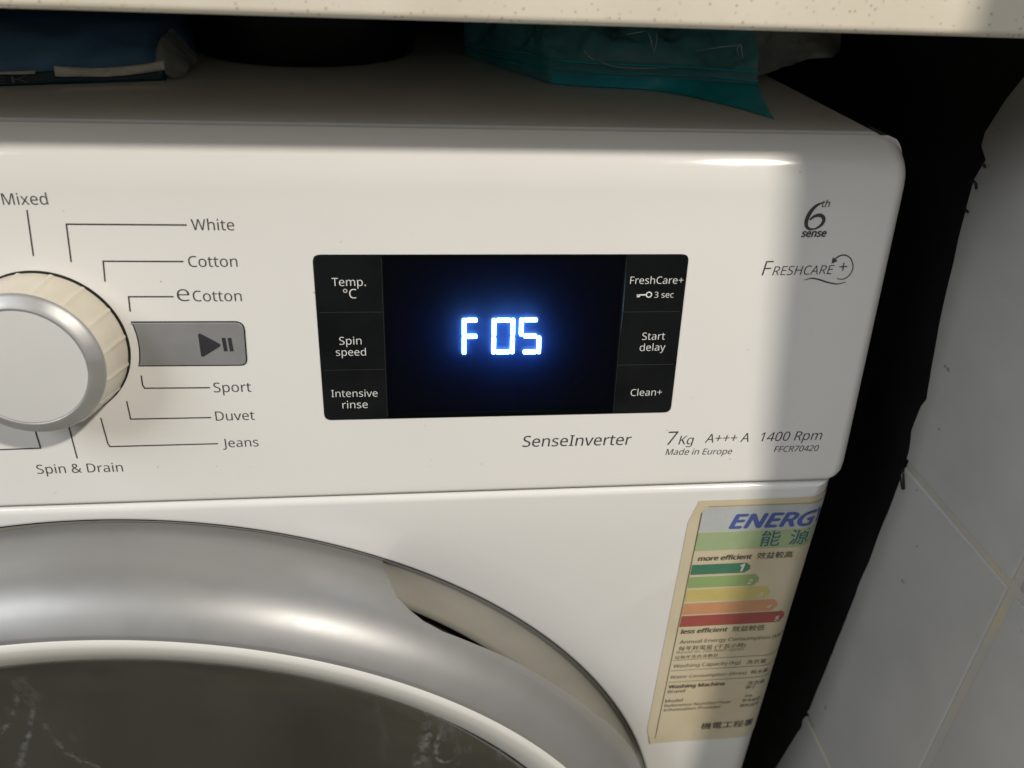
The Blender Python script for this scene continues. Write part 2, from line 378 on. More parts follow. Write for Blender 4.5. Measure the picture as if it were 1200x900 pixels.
rr = 6.0; WF = 299.3                         # the fascia stands a little proud of the cabinet sides
xs = [-WF]
xr = [WF-rr + rr*math.sin(math.radians(a)) for a in (0, 8, 16, 24, 32, 40, 48, 56, 64, 72, 80, 86, 90)]
xs = [-x for x in reversed(xr)] + [-200, -100, -40, 0, 40, hole[0]] + [hole[0] + (hole[1]-hole[0])*i/4 for i in (1, 2, 3)] + [hole[1], 240, 262, 276] + xr
V = []
for (y, z, wt) in prof:
    for x in [xs[0]] + xs + [xs[-1]]:
        ax = abs(x); d = max(0, ax-(WF-rr)); yy = y + rr - math.sqrt(max(0, rr*rr-d*d))
        zz = z; hi = min(14.0, max(0, 14-(847.9-z))); sh2 = (14-math.sqrt(max(0, 196-hi*hi)))*.6
        low = max(0, 6-(z-ZS)); sh = 6-math.sqrt(max(0, 36-low*low)); kx = min(1, max(0, (ax-255)/(WF-rr-255)))
        V.append([x - math.copysign((sh+sh2)*kx, x), min(yy, max(y, SEAM_Y+.7)), zz])
nc = len(xs)+2
for j in range(len(prof)): V[j*nc][1] = 40; V[j*nc+nc-1][1] = 40
ch = xs.index(hole[0])+1; ce = xs.index(hole[1])+1
js = [i for i, q in enumerate(prof) if abs((q[1]-ZS)/CT-hole[2]) < .01][0]; je = [i for i, q in enumerate(prof) if abs((q[1]-ZS)/CT-hole[3]) < .01][0]
F = grid_faces(len(prof), nc, lambda j, i: js <= j < je and ch <= i < ce)
cp = obj('control_panel', V, F, MAT['fascia'], wm, True, 50)

# front sheet with the round door opening
DC = (1.185, 458.89); HR = 248.0
X0, X1, Z0, Z1 = -W2+12, W2-12, 96.0, 710.7
ang = [i*2*math.pi/360 for i in range(360)]
def rect_pt(a):
    c, s = math.cos(a), math.sin(a); t = 1e9
    if c > 1e-9: t = min(t, (X1-DC[0])/c)
    if c < -1e-9: t = min(t, (X0-DC[0])/c)
    if s > 1e-9: t = min(t, (Z1-DC[1])/s)
    if s < -1e-9: t = min(t, (Z0-DC[1])/s)
    return [DC[0]+c*t, DC[1]+s*t]
outer = [rect_pt(a) for a in ang]
for cx in (X0, X1):
    for cz in (Z0, Z1):
        i = min(range(360), key=lambda k: (outer[k][0]-cx)**2 + (outer[k][1]-cz)**2); outer[i] = [cx, cz]
V = []; 
for r, y in ((HR-.4, 14), (HR-.4, 2.2), (HR-.1, .9), (HR+.6, .25), (HR+1.6, 0)): V += [(DC[0]+r*math.cos(a), y, DC[1]+r*math.sin(a)) for a in ang]
nrings = 5
V += [(p[0], 0, p[1]) for p in outer]; nrings += 1
for k in range(1, 9):
    a = math.radians(90*k/8)
    for p in outer:
        sx = 1 if p[0] >= X1-.01 else (-1 if p[0] <= X0+.01 else 0); sz = 1 if p[1] >= Z1-.01 else (-1 if p[1] <= Z0+.01 else 0)
        y = 12*(1-math.cos(a)) if sx else 3*(1-math.cos(a))
        V.append((p[0] + sx*12*math.sin(a), y, p[1] + sz*3*math.sin(a)))
    nrings += 1
V += [(v[0], 30, v[2]) for v in V[-360:]]; nrings += 1
F = [(j*360+i, j*360+(i+1) % 360, (j+1)*360+(i+1) % 360, (j+1)*360+i) for j in range(nrings-1) for i in range(360)]
obj('front_panel', V, F, MAT['enamel'], wm, True, 35)
V, F = rbox_data(-W2+4, W2-4, 6, 14, 700, ZS+2, 0); obj('seam_gap', V, F, MAT['gap'], wm)

# door: recess, silver bowl-edged ring with finger cut-out, white inner ring, glass
def on_door(r, a, y): return Vector((DC[0]+r*math.cos(a), y, DC[1]+r*math.sin(a)))
V, F = lathe([(HR-.5, .9), (246.6, 1.9), (245.2, 3.1), (242.8, 4.3), (239.4, 5.3), (235, 6.0), (230, 6.4), (225, 6.6), (221, 6.9), (219.6, 8.0), (219.2, 13), (218.6, 30)], on_door, 300); obj('door_recess', V, F, MAT['recess'], wm, True, 50)
V, F = lathe([(247.2, 1.4), (243.6, 5.2), (240, 6.6), (232, 7.6), (224, 7.8)], on_door, 40, math.radians(4), math.radians(23.5)); obj('recess_shade', V, F, MAT['gap'], wm, True, 60)  # flat black sheet painting shade into the end of the recess
CUT = [(17, 6), (19, 1), (25, -9), (35, -18), (43, -21), (49, -22.2), (53.5, -23.4), (57.2, -24), (59.4, -22.6), (60.9, -19.6), (62.2, -15), (62.9, -9), (63.4, -2), (63.7, 6)]
def cut_y(deg):
    if not 17 < deg < 63.7: return 6
    for (a, ya), (b, yb) in zip(CUT, CUT[1:]):
        if a <= deg <= b: return ya + (yb-ya)*(deg-a)/(b-a)
FL = [(6, 244.0), (0, 245.2), (-8, 246.0), (-16, 246.1), (-22, 245.6), (-26, 244.9)]
def flank_r(y):
    for (a, ra), (b, rb) in zip(FL, FL[1:]):
        if a >= y >= b: return ra + (rb-ra)*(y-a)/(b-a)
    return FL[-1][1]
crest = [(-29, 243.7), (-32, 242.1), (-35, 239.9), (-37.6, 237.3), (-39.8, 234.4), (-41.2, 232.4), (-42, 231.0), (-41.8, 230.2), (-38, 230)]
degs = []; d = 0.0
while d < 360-1e-6:
    degs.append(d); d += .2 if 55 <= d < 66 else (.5 if 14 <= d < 55 else 1.5)
nf = 12; V = []
nrow = 3 + nf + len(crest)
cols = []
for dg in degs:
    a = math.radians(dg); y0 = cut_y(dg); col = [on_door(flank_r(y0)-9, a, y0+2), on_door(flank_r(y0)-3.2, a, y0+.2), on_door(flank_r(y0)-.5, a, y0)]
    for k in range(nf):
        y = y0 - .5 + (-26-(y0-.5))*k/(nf-1); col.append(on_door(flank_r(y), a, y))
    col += [on_door(r, a, y) for y, r in crest]; cols.append(col)
n = len(degs); V = [cols[i][j] for j in range(nrow) for i in range(n)]
F = [(j*n+i, j*n+(i+1) % n, (j+1)*n+(i+1) % n, (j+1)*n+i) for j in range(nrow-1) for i in range(n)]
door = obj('door', V, F, MAT['silver'], wm, True, 60)
V, F = lathe([(206, 34), (210, 28), (217, 0), (224, -22), (229.5, -38)], on_door, 200); obj('door_core', V, F, flat('door_core_olive', (.045, .043, .034), .6), door, True, 40)
V, F = lathe([(230.6, -39), (230.5, -42.0), (229.6, -42.9), (227.6, -43.1), (222, -41.0), (216, -37.4), (213.6, -35.6), (212.6, -34.2), (212.2, -30), (212, -24)], on_door, 300); obj('inner_ring', V, F, MAT['ringwhite'], door, True, 40)
gp = [(212.4*math.cos(math.radians(t)), -31.5 + 34*math.sin(math.radians(t))) for t in (0, 4, 8, 12, 18, 24, 32, 40, 50, 60, 70, 80, 87)]
V, F = lathe(gp, on_door, 200, close_end=True); obj('door_glass', V, F, MAT['glass'], door, True, 80)
# pale ribbons painted on the glass as reflections of the room
def on_glass(u, v):
    y = -25.0
    for _ in range(30):
        x, z = on_front(u, v, y); rr_ = min(212, math.hypot(x-DC[0], z-DC[1])); y = .5*y + .5*(-31.5 + 34*math.sqrt(max(0, 1-(rr_/212.4)**2)))
    return Vector((x, y-.5, z))
def reflection_mat():
    m, nt, b = new_mat('painted_reflection'); out = nt.nodes['Material Output']; at = nd(nt, 'ShaderNodeAttribute', attribute_name='fade')
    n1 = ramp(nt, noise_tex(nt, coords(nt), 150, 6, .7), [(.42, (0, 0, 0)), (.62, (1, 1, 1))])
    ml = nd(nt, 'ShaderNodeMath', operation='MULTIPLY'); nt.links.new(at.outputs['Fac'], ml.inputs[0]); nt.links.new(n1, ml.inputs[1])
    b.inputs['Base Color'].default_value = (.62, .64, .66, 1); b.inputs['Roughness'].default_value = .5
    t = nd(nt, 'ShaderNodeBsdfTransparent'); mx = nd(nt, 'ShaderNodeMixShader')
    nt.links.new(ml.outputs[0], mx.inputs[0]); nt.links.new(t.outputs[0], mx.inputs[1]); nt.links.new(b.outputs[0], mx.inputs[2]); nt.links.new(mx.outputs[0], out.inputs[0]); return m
MAT['reflection'] = reflection_mat()
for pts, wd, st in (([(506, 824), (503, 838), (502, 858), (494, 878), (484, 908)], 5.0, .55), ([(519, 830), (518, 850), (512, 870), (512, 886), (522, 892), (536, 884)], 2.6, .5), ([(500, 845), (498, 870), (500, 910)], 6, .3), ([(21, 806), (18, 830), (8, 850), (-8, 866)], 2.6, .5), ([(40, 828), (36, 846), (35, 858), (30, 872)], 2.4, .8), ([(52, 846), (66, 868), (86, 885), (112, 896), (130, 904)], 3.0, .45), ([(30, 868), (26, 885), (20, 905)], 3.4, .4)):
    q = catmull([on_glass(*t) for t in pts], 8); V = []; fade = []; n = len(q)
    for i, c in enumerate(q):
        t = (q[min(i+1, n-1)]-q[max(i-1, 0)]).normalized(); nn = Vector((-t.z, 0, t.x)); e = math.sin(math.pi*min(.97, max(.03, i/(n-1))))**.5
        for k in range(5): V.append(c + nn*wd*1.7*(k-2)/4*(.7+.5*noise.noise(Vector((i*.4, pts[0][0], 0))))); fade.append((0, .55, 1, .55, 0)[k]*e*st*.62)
    o = obj('reflection_streak', V, grid_faces(n, 5), MAT['reflection'], door, True); o.data.attributes.new('fade', 'FLOAT', 'POINT').data.foreach_set('value', fade)

# programme knob on the fascia
KX, KS = 1.67, 63.08
def on_knob(r, a, h): return pan(KX + r*math.cos(a), KS + r*math.sin(a), h)
V, F = lathe([(26.6, .02), (26.5, .35), (24, .5)], on_knob, 120); kn = obj('program_knob', V, F, MAT['gap'], wm, True, 40)
kp = [(25.0, .45), (25.9, .7), (26.05, 1.3), (25.3, 8), (24.5, 14.6), (24.0, 16.0)]
NR = 16; na = NR*20; V = []; F = []
for j, (r, h) in enumerate(kp):
    for i in range(na):
        ph = (i % 20); rid = .34 if ph in (0, 1) else (.12 if ph in (2, 19) else 0)
        if h < 1.2 or h > 15.5: rid = 0
        V.append(on_knob(r+rid, 2*math.pi*(i+7)/na, h))
F = [(j*na+i, j*na+(i+1) % na, (j+1)*na+(i+1) % na, (j+1)*na+i) for j in range(len(kp)-1) for i in range(na)]
obj('knob_skirt', V, F, MAT['cream'], kn, True, 30)
V, F = lathe([(24.0, 15.6), (24.05, 16.2), (23.8, 16.7), (23.1, 17.3), (21.4, 18.5), (20.2, 19.25), (19.7, 19.35), (19.4, 19.1), (19.3, 18.6)], on_knob, 160); obj('knob_rim', V, F, MAT['chrome'], kn, True, 60)
V, F = lathe([(19.35, 18.7), (19.2, 18.95), (15, 19.15), (8, 19.3), (1, 19.35)], on_knob, 120, close_end=True); obj('knob_face', V, F, MAT['knobface'], kn, True, 40)

# start / pause button
def PP(u, v): return Vector(on_panel(u, v))
def put(h): return lambda x, y: pan(x, y, h)
def put3(x, y, h): return pan(x, y, h)
def round_poly(pts, rads, n=5):
    out = []; N = len(pts)
    for i in range(N):
        p = Vector(pts[i]); a = (Vector(pts[i-1])-p); b = (Vector(pts[(i+1) % N])-p); r = rads[i]
        if r <= 0: out.append(p); continue
        q0 = p + a.normalized()*r; q1 = p + b.normalized()*r
        for k in range(n+1):
            t = k/n; out.append(q0*(1-t)**2 + p*2*t*(1-t) + q1*t*t)
    return out
b_tl, b_tr, b_br, b_bl = PP(153.5, 376.6), PP(286.5, 376.2), PP(290.5, 428.3), PP(162.3, 429.2)
kc = Vector((KX, KS)); r_in = ((b_tl-kc).length + (b_bl-kc).length)/2
a_tl = math.atan2(b_tl.y-KS, b_tl.x-KX); a_bl = math.atan2(b_bl.y-KS, b_bl.x-KX)
arc = [kc + Vector((math.cos(a_bl+(a_tl-a_bl)*k/14), math.sin(a_bl+(a_tl-a_bl)*k/14)))*((b_bl-kc).length + ((b_tl-kc).length-(b_bl-kc).length)*k/14) for k in range(1, 14)]
right = round_poly([b_tl, b_tr, b_br, b_bl], [0, 3.4, 2.6, 0])
outl = right + arc
V, F = poly_extrude(outl, 0.02, .16, put3); btn = obj('start_button', V, F, MAT['gap'], wm)
c0 = sum(outl, Vector((0, 0)))/len(outl)
def shrink(pts, d):
    n = len(pts); out = []
    for i in range(n):
        t = (Vector(pts[(i+1) % n])-Vector(pts[i-1])).normalized(); nn = Vector((-t.y, t.x)); p = Vector(pts[i])
        if nn.dot(c0-p) < 0: nn = -nn
        out.append(p+nn*d)
    return out
V, F = poly_extrude(shrink(outl, .42), .1, .6, put3, .22); obj('button_cap', V, F, MAT['button'], btn)
tri = round_poly([PP(232.3, 388.6), PP(260.8, 403.6), PP(236.6, 418.6)], [1.3, 1.3, 1.3]); V, F = poly_extrude(tri, .6, .72, put3); obj('play_icon', V, F, MAT['icon'], btn)
for (ua, ub) in ((262.4, 265.2), (269.3, 272.2)):
    V, F = ribbon([PP(ua, 395.2), PP(ub, 410.8)], 1.25); obj('pause_bar', [pan(q.x, q.y, .7) for q in V], F, MAT['icon'], btn)

# programme names and their leader lines
def ptext(body, l, r, m='print', h=.12, parent=None, **kw): return letter('lettering', body, PP(*l), PP(*r), put(h), MAT[m], parent or cp, **kw)
ptext('Mixed', (4, 240), (57, 239.6), off=-.003)
ptext('White', (225, 269.6), (275, 269.8), off=-.003)
ptext('Cotton', (221.5, 312.7), (278.7, 312.4), off=-.003)
ptext('e', (208.5, 353), (223, 352.8), off=-.01, ys=.86)
ptext('Cotton', (226.8, 353), (283.7, 352.8), off=-.003)
ptext('Sport', (251, 459.6), (294.8, 458.8), off=-.003)
ptext('Duvet', (253.2, 492.8), (298.8, 491.8), off=-.003)
ptext('Jeans', (261.5, 524.2), (303.3, 522.8), off=-.003)
ptext('Spin & Drain', (44.3, 555), (144.6, 552.4), off=-.003)
for pts in ([(31.7, 246), (39.3, 300)], [(219, 263.6), (77.8, 262.6), (83.5, 307)], [(215, 306.4), (121, 306), (123.2, 330)], [(203.5, 347.6), (150.8, 347.6), (152.6, 365)],
            [(165.6, 440), (167.2, 451), (169.6, 454.8), (246, 454.2)], [(148.6, 470), (153.2, 491), (247.6, 489.2)], [(118.2, 489.6), (126.6, 520), (129, 523.2), (255.6, 519.8)],
            [(80.6, 499.5), (90.6, 537)], [(41, 503.5), (47.6, 525), (-30, 528)]):
    V, F = ribbon([PP(*q) for q in pts], .48); obj('leader_line', [pan(q.x, q.y, .1) for q in V], F, MAT['print'], cp)
# marks on the right of the fascia
ptext('SenseInverter', (612, 523.5), (739.5, 521), shear=.1, off=0)
ptext('7', (781.5, 521), (793.4, 520.6), shear=.18, off=-.003)
ptext('Kg', (794.8, 520.8), (812.6, 520.2), shear=.18, off=-.003)
ptext('A+++ A', (825.8, 518.8), (877, 517.6), shear=.18, off=-.003)
ptext('1400 Rpm', (891, 517.2), (962.4, 515), shear=.18, off=-.003)
ptext('Made in Europe', (779.6, 533), (857.4, 532), shear=.18, off=-.002)
ptext('FFCR70420', (906.6, 529.6), (958.5, 528.2), shear=.18, off=-.002)
ptext('sense', (938.8, 277.4), (967.4, 277), shear=.2, bold=.03, ys=1.05)
ptext('th', (962.6, 242.6), (972, 242.2), shear=.2, off=.006)
six = catmull([PP(963.4, 237.5), PP(957, 240.5), PP(950.5, 247), PP(945.6, 256), PP(944.6, 264), PP(948.5, 268.2), PP(956, 267.6), PP(963, 262.6), PP(965.2, 256.4), PP(961.5, 252.3), PP(954.5, 253.2), PP(948.5, 257.6)], 6)
def stroke(pts, wf, m, parent, h=.13, name='lettering'):
    V = []; n = len(pts)
    for i, q in enumerate(pts):
        t = (pts[min(i+1, n-1)]-pts[max(i-1, 0)]).normalized(); nn = Vector((-t.y, t.x)); ww = wf(i/(n-1))/2; V += [q+nn*ww, q-nn*ww]
    return obj(name, [pan(v.x, v.y, h) for v in V], [(2*i, 2*i+1, 2*i+3, 2*i+2) for i in range(n-1)], m, parent)
stroke(six, lambda t: .45 + 1.0*math.sin(math.pi*min(1, t*1.9))**1 if t < .53 else .55 + .8*math.sin(math.pi*(t-.53)/.47), MAT['print'], cp, name='emblem_six')
ptext('F', (892.4, 322.8), (904.5, 322.4), shear=.2, off=-.008, cap=5.3)
ptext('RESHCARE', (904.8, 322.6), (976, 321), shear=.2, off=-.006)
ptext('+', (982.4, 319.6), (991.4, 319.2), off=-.003)
stroke(catmull([PP(976.5, 306.5), PP(981, 301.2), PP(989, 298.7), PP(996.4, 302.6), PP(999.4, 312.5), PP(995.6, 321.8), PP(988, 327), PP(980.5, 326.4)], 8), lambda t: .5-.2*t, MAT['print'], cp, name='emblem_swirl')
stroke(catmull([PP(942.5, 328), PP(951, 326), PP(960, 327.6), PP(970, 330.8), PP(981, 332.6), PP(991, 330.4)], 8), lambda t: .2+.35*math.sin(math.pi*t), MAT['print'], cp, name='emblem_swoosh')
V, F = poly_extrude([PP(974.2, 308.8), PP(975.8, 301.4), PP(981.4, 305.6)], .1, .14, put3); obj('emblem_arrowhead', V, F, MAT['print'], cp)

# display: black glass with six touch pads, recessed blue board and lit segments
def rrect(x0, x1, y0, y1, r): return round_poly([(x0, y1), (x1, y1), (x1, y0), (x0, y0)], [r]*4)
def outline_frame(o, i, h0, h1):
    n = len(o); V = [pan(*p, h0) for p in o] + [pan(*p, h1) for p in o] + [pan(*p, h1) for p in i] + [pan(*p, h0-.9) for p in i]
    return V, [(j*n+k, j*n+(k+1) % n, (j+1)*n+(k+1) % n, (j+1)*n+k) for j in range(3) for k in range(n)]
V, F = outline_frame(rrect(DX0, DX1, DS0, DS1, 2.6), rrect(DX0+.9, DX1-.9, DS0+.9, DS1-.9, 2.2), .02, .22)
dsp = obj('display', V, F, MAT['pad'], wm)
hl = [PP(415, 365.6).y, PP(420, 433).y]; hr = [PP(768, 365).y, PP(760, 427).y]
g = .16
for xa, xb, hs, side in ((DX0+.35, XL-g, hl, 0), (XR+g, DX1-.35, hr, 1)):
    ys = [DS1-.35, hs[0], hs[1], DS0+.35]
    for k in range(3):
        y1 = ys[k] - (g if k else 0); y0 = ys[k+1] + (g if k < 2 else 0)
        r = [0, 0, 0, 0]
        if k == 0: r[side] = 2.3
        if k == 2: r[2 if side else 3] = 2.3
        V, F = poly_extrude(round_poly([(xa, y1), (xb, y1), (xb, y0), (xa, y0)], r), .06, .3, put3, .1); obj('touch_pad', V, F, MAT['pad'], dsp)
V, F = poly_extrude(rrect(DX0+.3, DX1-.3, DS0+.3, DS1-.3, 2.4), .03, .1, put3)
# opaque backing under the pads only, the window between them stays clear
for xa, xb in ((DX0+.3, XL+.5), (XR-.5, DX1-.3)):
    V, F = poly_extrude(rrect(xa, xb, DS0+.3, DS1-.3, 1.2), .02, .055, put3); obj('pad_backing', V, F, flat('pad_line', (.03, .033, .038), .35), dsp)
for ya, yb in ((DS0+.3, DS0+1.6), (DS1-1.6, DS1-.3)):
    V, F = poly_extrude([(XL, ya), (XR, ya), (XR, yb), (XL, yb)], .02, .05, put3); obj('window_mask', V, F, MAT['mask'], dsp)
V, F = poly_extrude([(XL+g, DS0+.35), (XR-g, DS0+.35), (XR-g, DS1-.35), (XL+g, DS1-.35)], .1, .3, put3); obj('cover_glass', V, F, MAT['cover'], dsp)
BD = -2.6
hx0, hx1, hy0, hy1 = hole[0]-.3, hole[1]+.3, hole[2]-.3, hole[3]+.3
V = [pan(x, y, h) for h in (0.01, BD) for x, y in ((hx0, hy0), (hx1, hy0), (hx1, hy1), (hx0, hy1))]
obj('display_well', V, [(0, 1, 5, 4), (1, 2, 6, 5), (2, 3, 7, 6), (3, 0, 4, 7)], MAT['mask'], dsp)
V, F = poly_extrude([(hx0, hy0), (hx1, hy0), (hx1, hy1), (hx0, hy1)], BD-1, BD, put3); obj('display_board', V, F, MAT['board'], dsp)
def PD(u, v): return Vector(on_panel(u, v, BD+1.1))
def seg_digit(u0, u1, v0, v1, segs):
    a = PD((u0+u1)/2, v0); b = PD((u0+u1)/2, v1); l = PD(u0, (v0+v1)/2).x; r = PD(u1, (v0+v1)/2).x; t = a.y; bo = b.y; m = (t+bo)/2; wd = 1.42; gp_ = .2
    l += wd/2; r -= wd/2; t -= wd/2; bo += wd/2
    E = {'a': ((l, t), (r, t)), 'b': ((r, t), (r, m)), 'c': ((r, m), (r, bo)), 'd': ((l, bo), (r, bo)), 'e': ((l, m), (l, bo)), 'f': ((l, t), (l, m)), 'g': ((l, m), (r, m))}
    for s_ in segs:
        p, q = Vector(E[s_][0]), Vector(E[s_][1]); t_ = (q-p).normalized(); nn = Vector((-t_.y, t_.x)); hw = wd/2
        if s_ in 'adg': p = p + t_*(hw+gp_); q = q - t_*(hw+gp_); pts = [p-nn*hw*.9, q-nn*hw*.9, q+nn*hw*.9, p+nn*hw*.9]
        else: p = p - t_*(hw*.8 if s_ in 'bf' else -gp_); q = q + t_*(hw*.8 if s_ in 'ce' else -gp_); pts = [p-nn*hw, q-nn*hw, q+nn*hw, p+nn*hw]
        V, F = poly_extrude(round_poly(pts, [.5]*4, 3), BD, BD+1.1, put3); obj('digit_segment', V, F, MAT['led'], dsp)
seg_digit(541.6, 564.5, 373.6, 415.6, 'aefg')
seg_digit(576.6, 603.2, 373.6, 415.2, 'abcdef')
seg_digit(608.6, 634.4, 373.2, 415.2, 'acdfg')
kw = dict(m='padprint', h=.34, parent=dsp, off=-.006)
ptext('Temp.', (389.2, 334.9), (428.8, 334.7), **kw); ptext('°C', (402.6, 349.2), (418, 349.2), **kw)
ptext('Spin', (398, 403.6), (423.8, 403.2), **kw); ptext('speed', (394, 416.6), (429, 416.2), **kw)
ptext('Intensive', (388.6, 464.9), (442.6, 464.3), **kw); ptext('rinse', (401.6, 478.2), (431, 477.6), **kw)
ptext('FreshCare+', (738, 332.4), (800, 332.2), **kw); ptext('3 sec', (766.4, 348.6), (788.6, 348.4), **kw)
ptext('Start', (752, 398), (778.6, 397.6), **kw); ptext('delay', (749.2, 411), (779, 410.4), **kw)
ptext('Clean+', (738.6, 463.6), (775, 463), **kw)
kcx = PP(760.2, 345); ringp = [kcx + Vector((math.cos(t*math.pi/10), math.sin(t*math.pi/10)))*.95 for t in range(21)]
V, F = ribbon(ringp, .42); obj('key_bow', [pan(v.x, v.y, .34) for v in V], F, MAT['padprint'], dsp)
V, F = ribbon([PP(745.8, 345.4), PP(756.8, 345.1)], .5); obj('key_shaft', [pan(v.x, v.y, .34) for v in V], F, MAT['padprint'], dsp)
V, F = ribbon([PP(747.8, 345), PP(748, 348)], 1.1); obj('key_bit', [pan(v.x, v.y, .34) for v in V], F, MAT['padprint'], dsp)

# energy label stuck on the front sheet and bent round its right edge
RC = 12.0; XF = W2-RC
def bend(x, z, h=0.0):
    if x <= XF: return Vector((x, -h, z))
    a = (x-XF)/RC
    if a <= math.pi/2: return Vector((XF + (RC+h)*math.sin(a), RC - (RC+h)*math.cos(a), z))
    return Vector((W2+h, RC + (x-XF-RC*math.pi/2), z))
def lb(u, v):
    # label coordinate of a photo pixel: flat part by the front plane, bent part by walking along the arc
    x, z = on_front(u, v)
    if x <= XF: return Vector((x, z))
    best = None; xx = XF
    while xx < XF+RC*1.4:
        P = bend(xx, z); q = P - CAM; uu = 600 + FPX*q.dot(AR)/q.dot(AF)
        d = abs(uu-u)
        if best is None or d < best[0]: best = (d, xx)
        xx += .25
    P = bend(best[1], z); zz = z
    for _ in range(6):
        q = bend(best[1], zz) - CAM; vv = 450 - FPX*q.dot(AU)/q.dot(AF); zz += (vv-v)*.45
    return Vector((best[1], zz))
def lput(h): return lambda x, z: bend(x, z, h)
LX0 = lb(790, 727).x - 2.6; LX1 = XF + RC*1.75; LZ1 = 706.6; LZ0 = 549.5
def lsheet(x0, x1, z0, z1, h, name, m, parent, r=0, lift=None):
    nx, nz = 36, 14; V = []
    for j in range(nz+1):
        for i in range(nx+1):
            x = x0 + (x1-x0)*i/nx; z = z0 + (z1-z0)*j/nz
            if r:
                dz_ = max(0, r-min(z-z0, z1-z)); x = max(x, x0 + r-math.sqrt(max(0, r*r-dz_*dz_)))
            V.append(bend(x, z, h + (lift(x, z) if lift else 0)))
    return obj(name, V, grid_faces(nz+1, nx+1), m, parent, True)
lab = lsheet(LX0, LX1, LZ0, LZ1, .25, 'energy_label', MAT['paper'], wm, 3.0, lambda x, z: .9*max(0, 1-((x-LX0)**2+(z-LZ0)**2)**.5/6) + .09*noise.noise(Vector((x*.09, z*.07, 2))))
lab['label'] = 'yellowed energy label with green to red efficiency arrows'
inx = lb(823, 600).x
zh0, zh1, zg0 = lb(818, 623.6).y, lb(826, 594.5).y, lb(816, 645.2).y
lsheet(inx, LX1-1, zh0+.2, zh1, .34, 'header_band', flat('label_blue_grey', (.46, .49, .49), .35), lab, 2.5)
lsheet(inx, LX1-1, zg0, zh0-.2, .34, 'green_band', flat('label_green', (.34, .43, .24), .35), lab)
blue = flat('label_ink_blue', (.075, .11, .34), .4); ink = flat('label_ink', (.07, .06, .045), .5); inkl = flat('label_ink_faded', (.12, .10, .07), .5); inkg = flat('label_ink_green', (.04, .14, .16), .5)
def ltext(body, l, r, m, **kw):
    A = lb(*l); B = Vector((lb(*r).x, A.y))       # printed level along the label
    return letter('lettering', body, A, B, lput(.46), m, lab, **kw)
ltext('ENERGY', (854.5, 618.4), (960, 612.6), blue, shear=.25, cap=7.4, bold=.035)
ltext('能', (889.5, 638), (912, 637.4), inkg, f='b', off=.004)
ltext('源', (923.5, 636), (945, 633.5), inkg, f='b', off=.004)
ltext('more efficient', (817.5, 656.5), (880, 653.6), ink, shear=.12, bold=.02)
ltext('效益較高', (886, 653.6), (928, 650.8), ink, f='b', off=.004)
ARW = [((811, 661.4, 673), (879.5, 669), (.06, .19, .12), '1'), ((808, 675.8, 688.5), (890.5, 678.5), (.27, .38, .15), '2'), ((804.5, 690.8, 704.6), (903, 693), (.56, .46, .16), '3'), ((800.8, 706.8, 719.8), (912.4, 707), (.55, .28, .14), '4'), ((796, 721.5, 734.2), (920.6, 718.5), (.34, .08, .065), '5')]
for i, ((u, va, vb), (tu, tv), col, num) in enumerate(ARW):
    A = lb(u, va); B = lb(u, vb); T = lb(tu, tv); zt, zb = A.y, B.y; x0 = inx+.3; x1 = T.x; zm = (zt+zb)/2
    nb = 16; xsn = [x0+(x1-3.0-x0)*k/nb for k in range(nb+1)]
    V = [bend(x, zt, .4) for x in xsn] + [bend(x, zb, .4) for x in xsn] + [bend(x1-.8, zm+1.0, .4), bend(x1-.8, zm-1.0, .4)]
    F = [(k, k+1, nb+2+k, nb+1+k) for k in range(nb)] + [(nb, 2*nb+2, 2*nb+3, 2*nb+1)]
    obj('rating_arrow', V, F, flat('label_arrow_'+num, col, .35), lab)
    letter('lettering', num, (x1-5.6, zb+1.1), (x1-3.4, zb+1.1), lput(.47), flat('label_number', (.62, .62, .55), .5), lab, shear=.15, off=.03)
ltext('less efficient', (797.4, 741.8), (851.5, 739.2), ink, shear=.12, bold=.02)
ltext('效益較低', (857, 739), (895, 736.8), inkl, f='b', off=.004)
ltext('Annual Energy Consumption (kWh)', (796, 753.6), (918, 745.6), inkl)
ltext('每年耗電量 (千瓦小時)', (794.8, 761.4), (873, 757), inkl, f='b', off=.0)
ltext('Based on 260 wash cycles', (792.6, 765.4), (870.6, 761.4), inkl, off=-.01)
ltext('以每年洗衣次數計', (790.5, 771.4), (841, 768.8), inkl, f='b')
ltext('Washing Capacity (kg)', (788.6, 781.8), (867, 777), inkl); ltext('洗衣量', (874, 777.2), (897, 775), inkl, f='b')
ltext('Water Consumption (litres)', (785, 794.6), (874, 788), inkl); ltext('耗水量', (879, 788.6), (899, 786.6), inkl, f='b')
ltext('Washing Machine', (783, 806), (848.4, 801.4), ink, bold=.02)
ltext('洗衣機', (875, 801.6), (895, 799), inkl, f='b'); ltext('Brand', (782, 811.6), (802, 810.2), inkl); ltext('牌子', (873, 806.4), (885, 805), inkl, f='b')
ltext('Model', (779, 822.6), (799.5, 821.2), inkl); ltext('型號', (872, 816), (881, 815), inkl, f='b')
ltext('Reference Number/Year', (778, 828), (856, 823.2), inkl); ltext('參考編號', (869, 821.6), (890, 819), inkl, f='b')
ltext('Information Provider', (777, 833), (844, 829), inkl); ltext('資料提供', (866, 827.6), (888, 825), inkl, f='b')
ltext('機電工程署', (820.6, 853.4), (880.4, 849.2), ink, f='b', off=.005)
for z in (lb(785, 773.4).y, lb(783, 785.6).y, lb(781, 799).y): lsheet(inx+.4, LX1-2, z-.15, z+.15, .42, 'label_rule', inkl, lab)
V, F = ribbon([(inx-.3, zh1-2.4), (inx-.3, LZ0+4)], .35); obj('label_rule', [bend(v.x, v.y, .42) for v in V], F, inkl, lab)
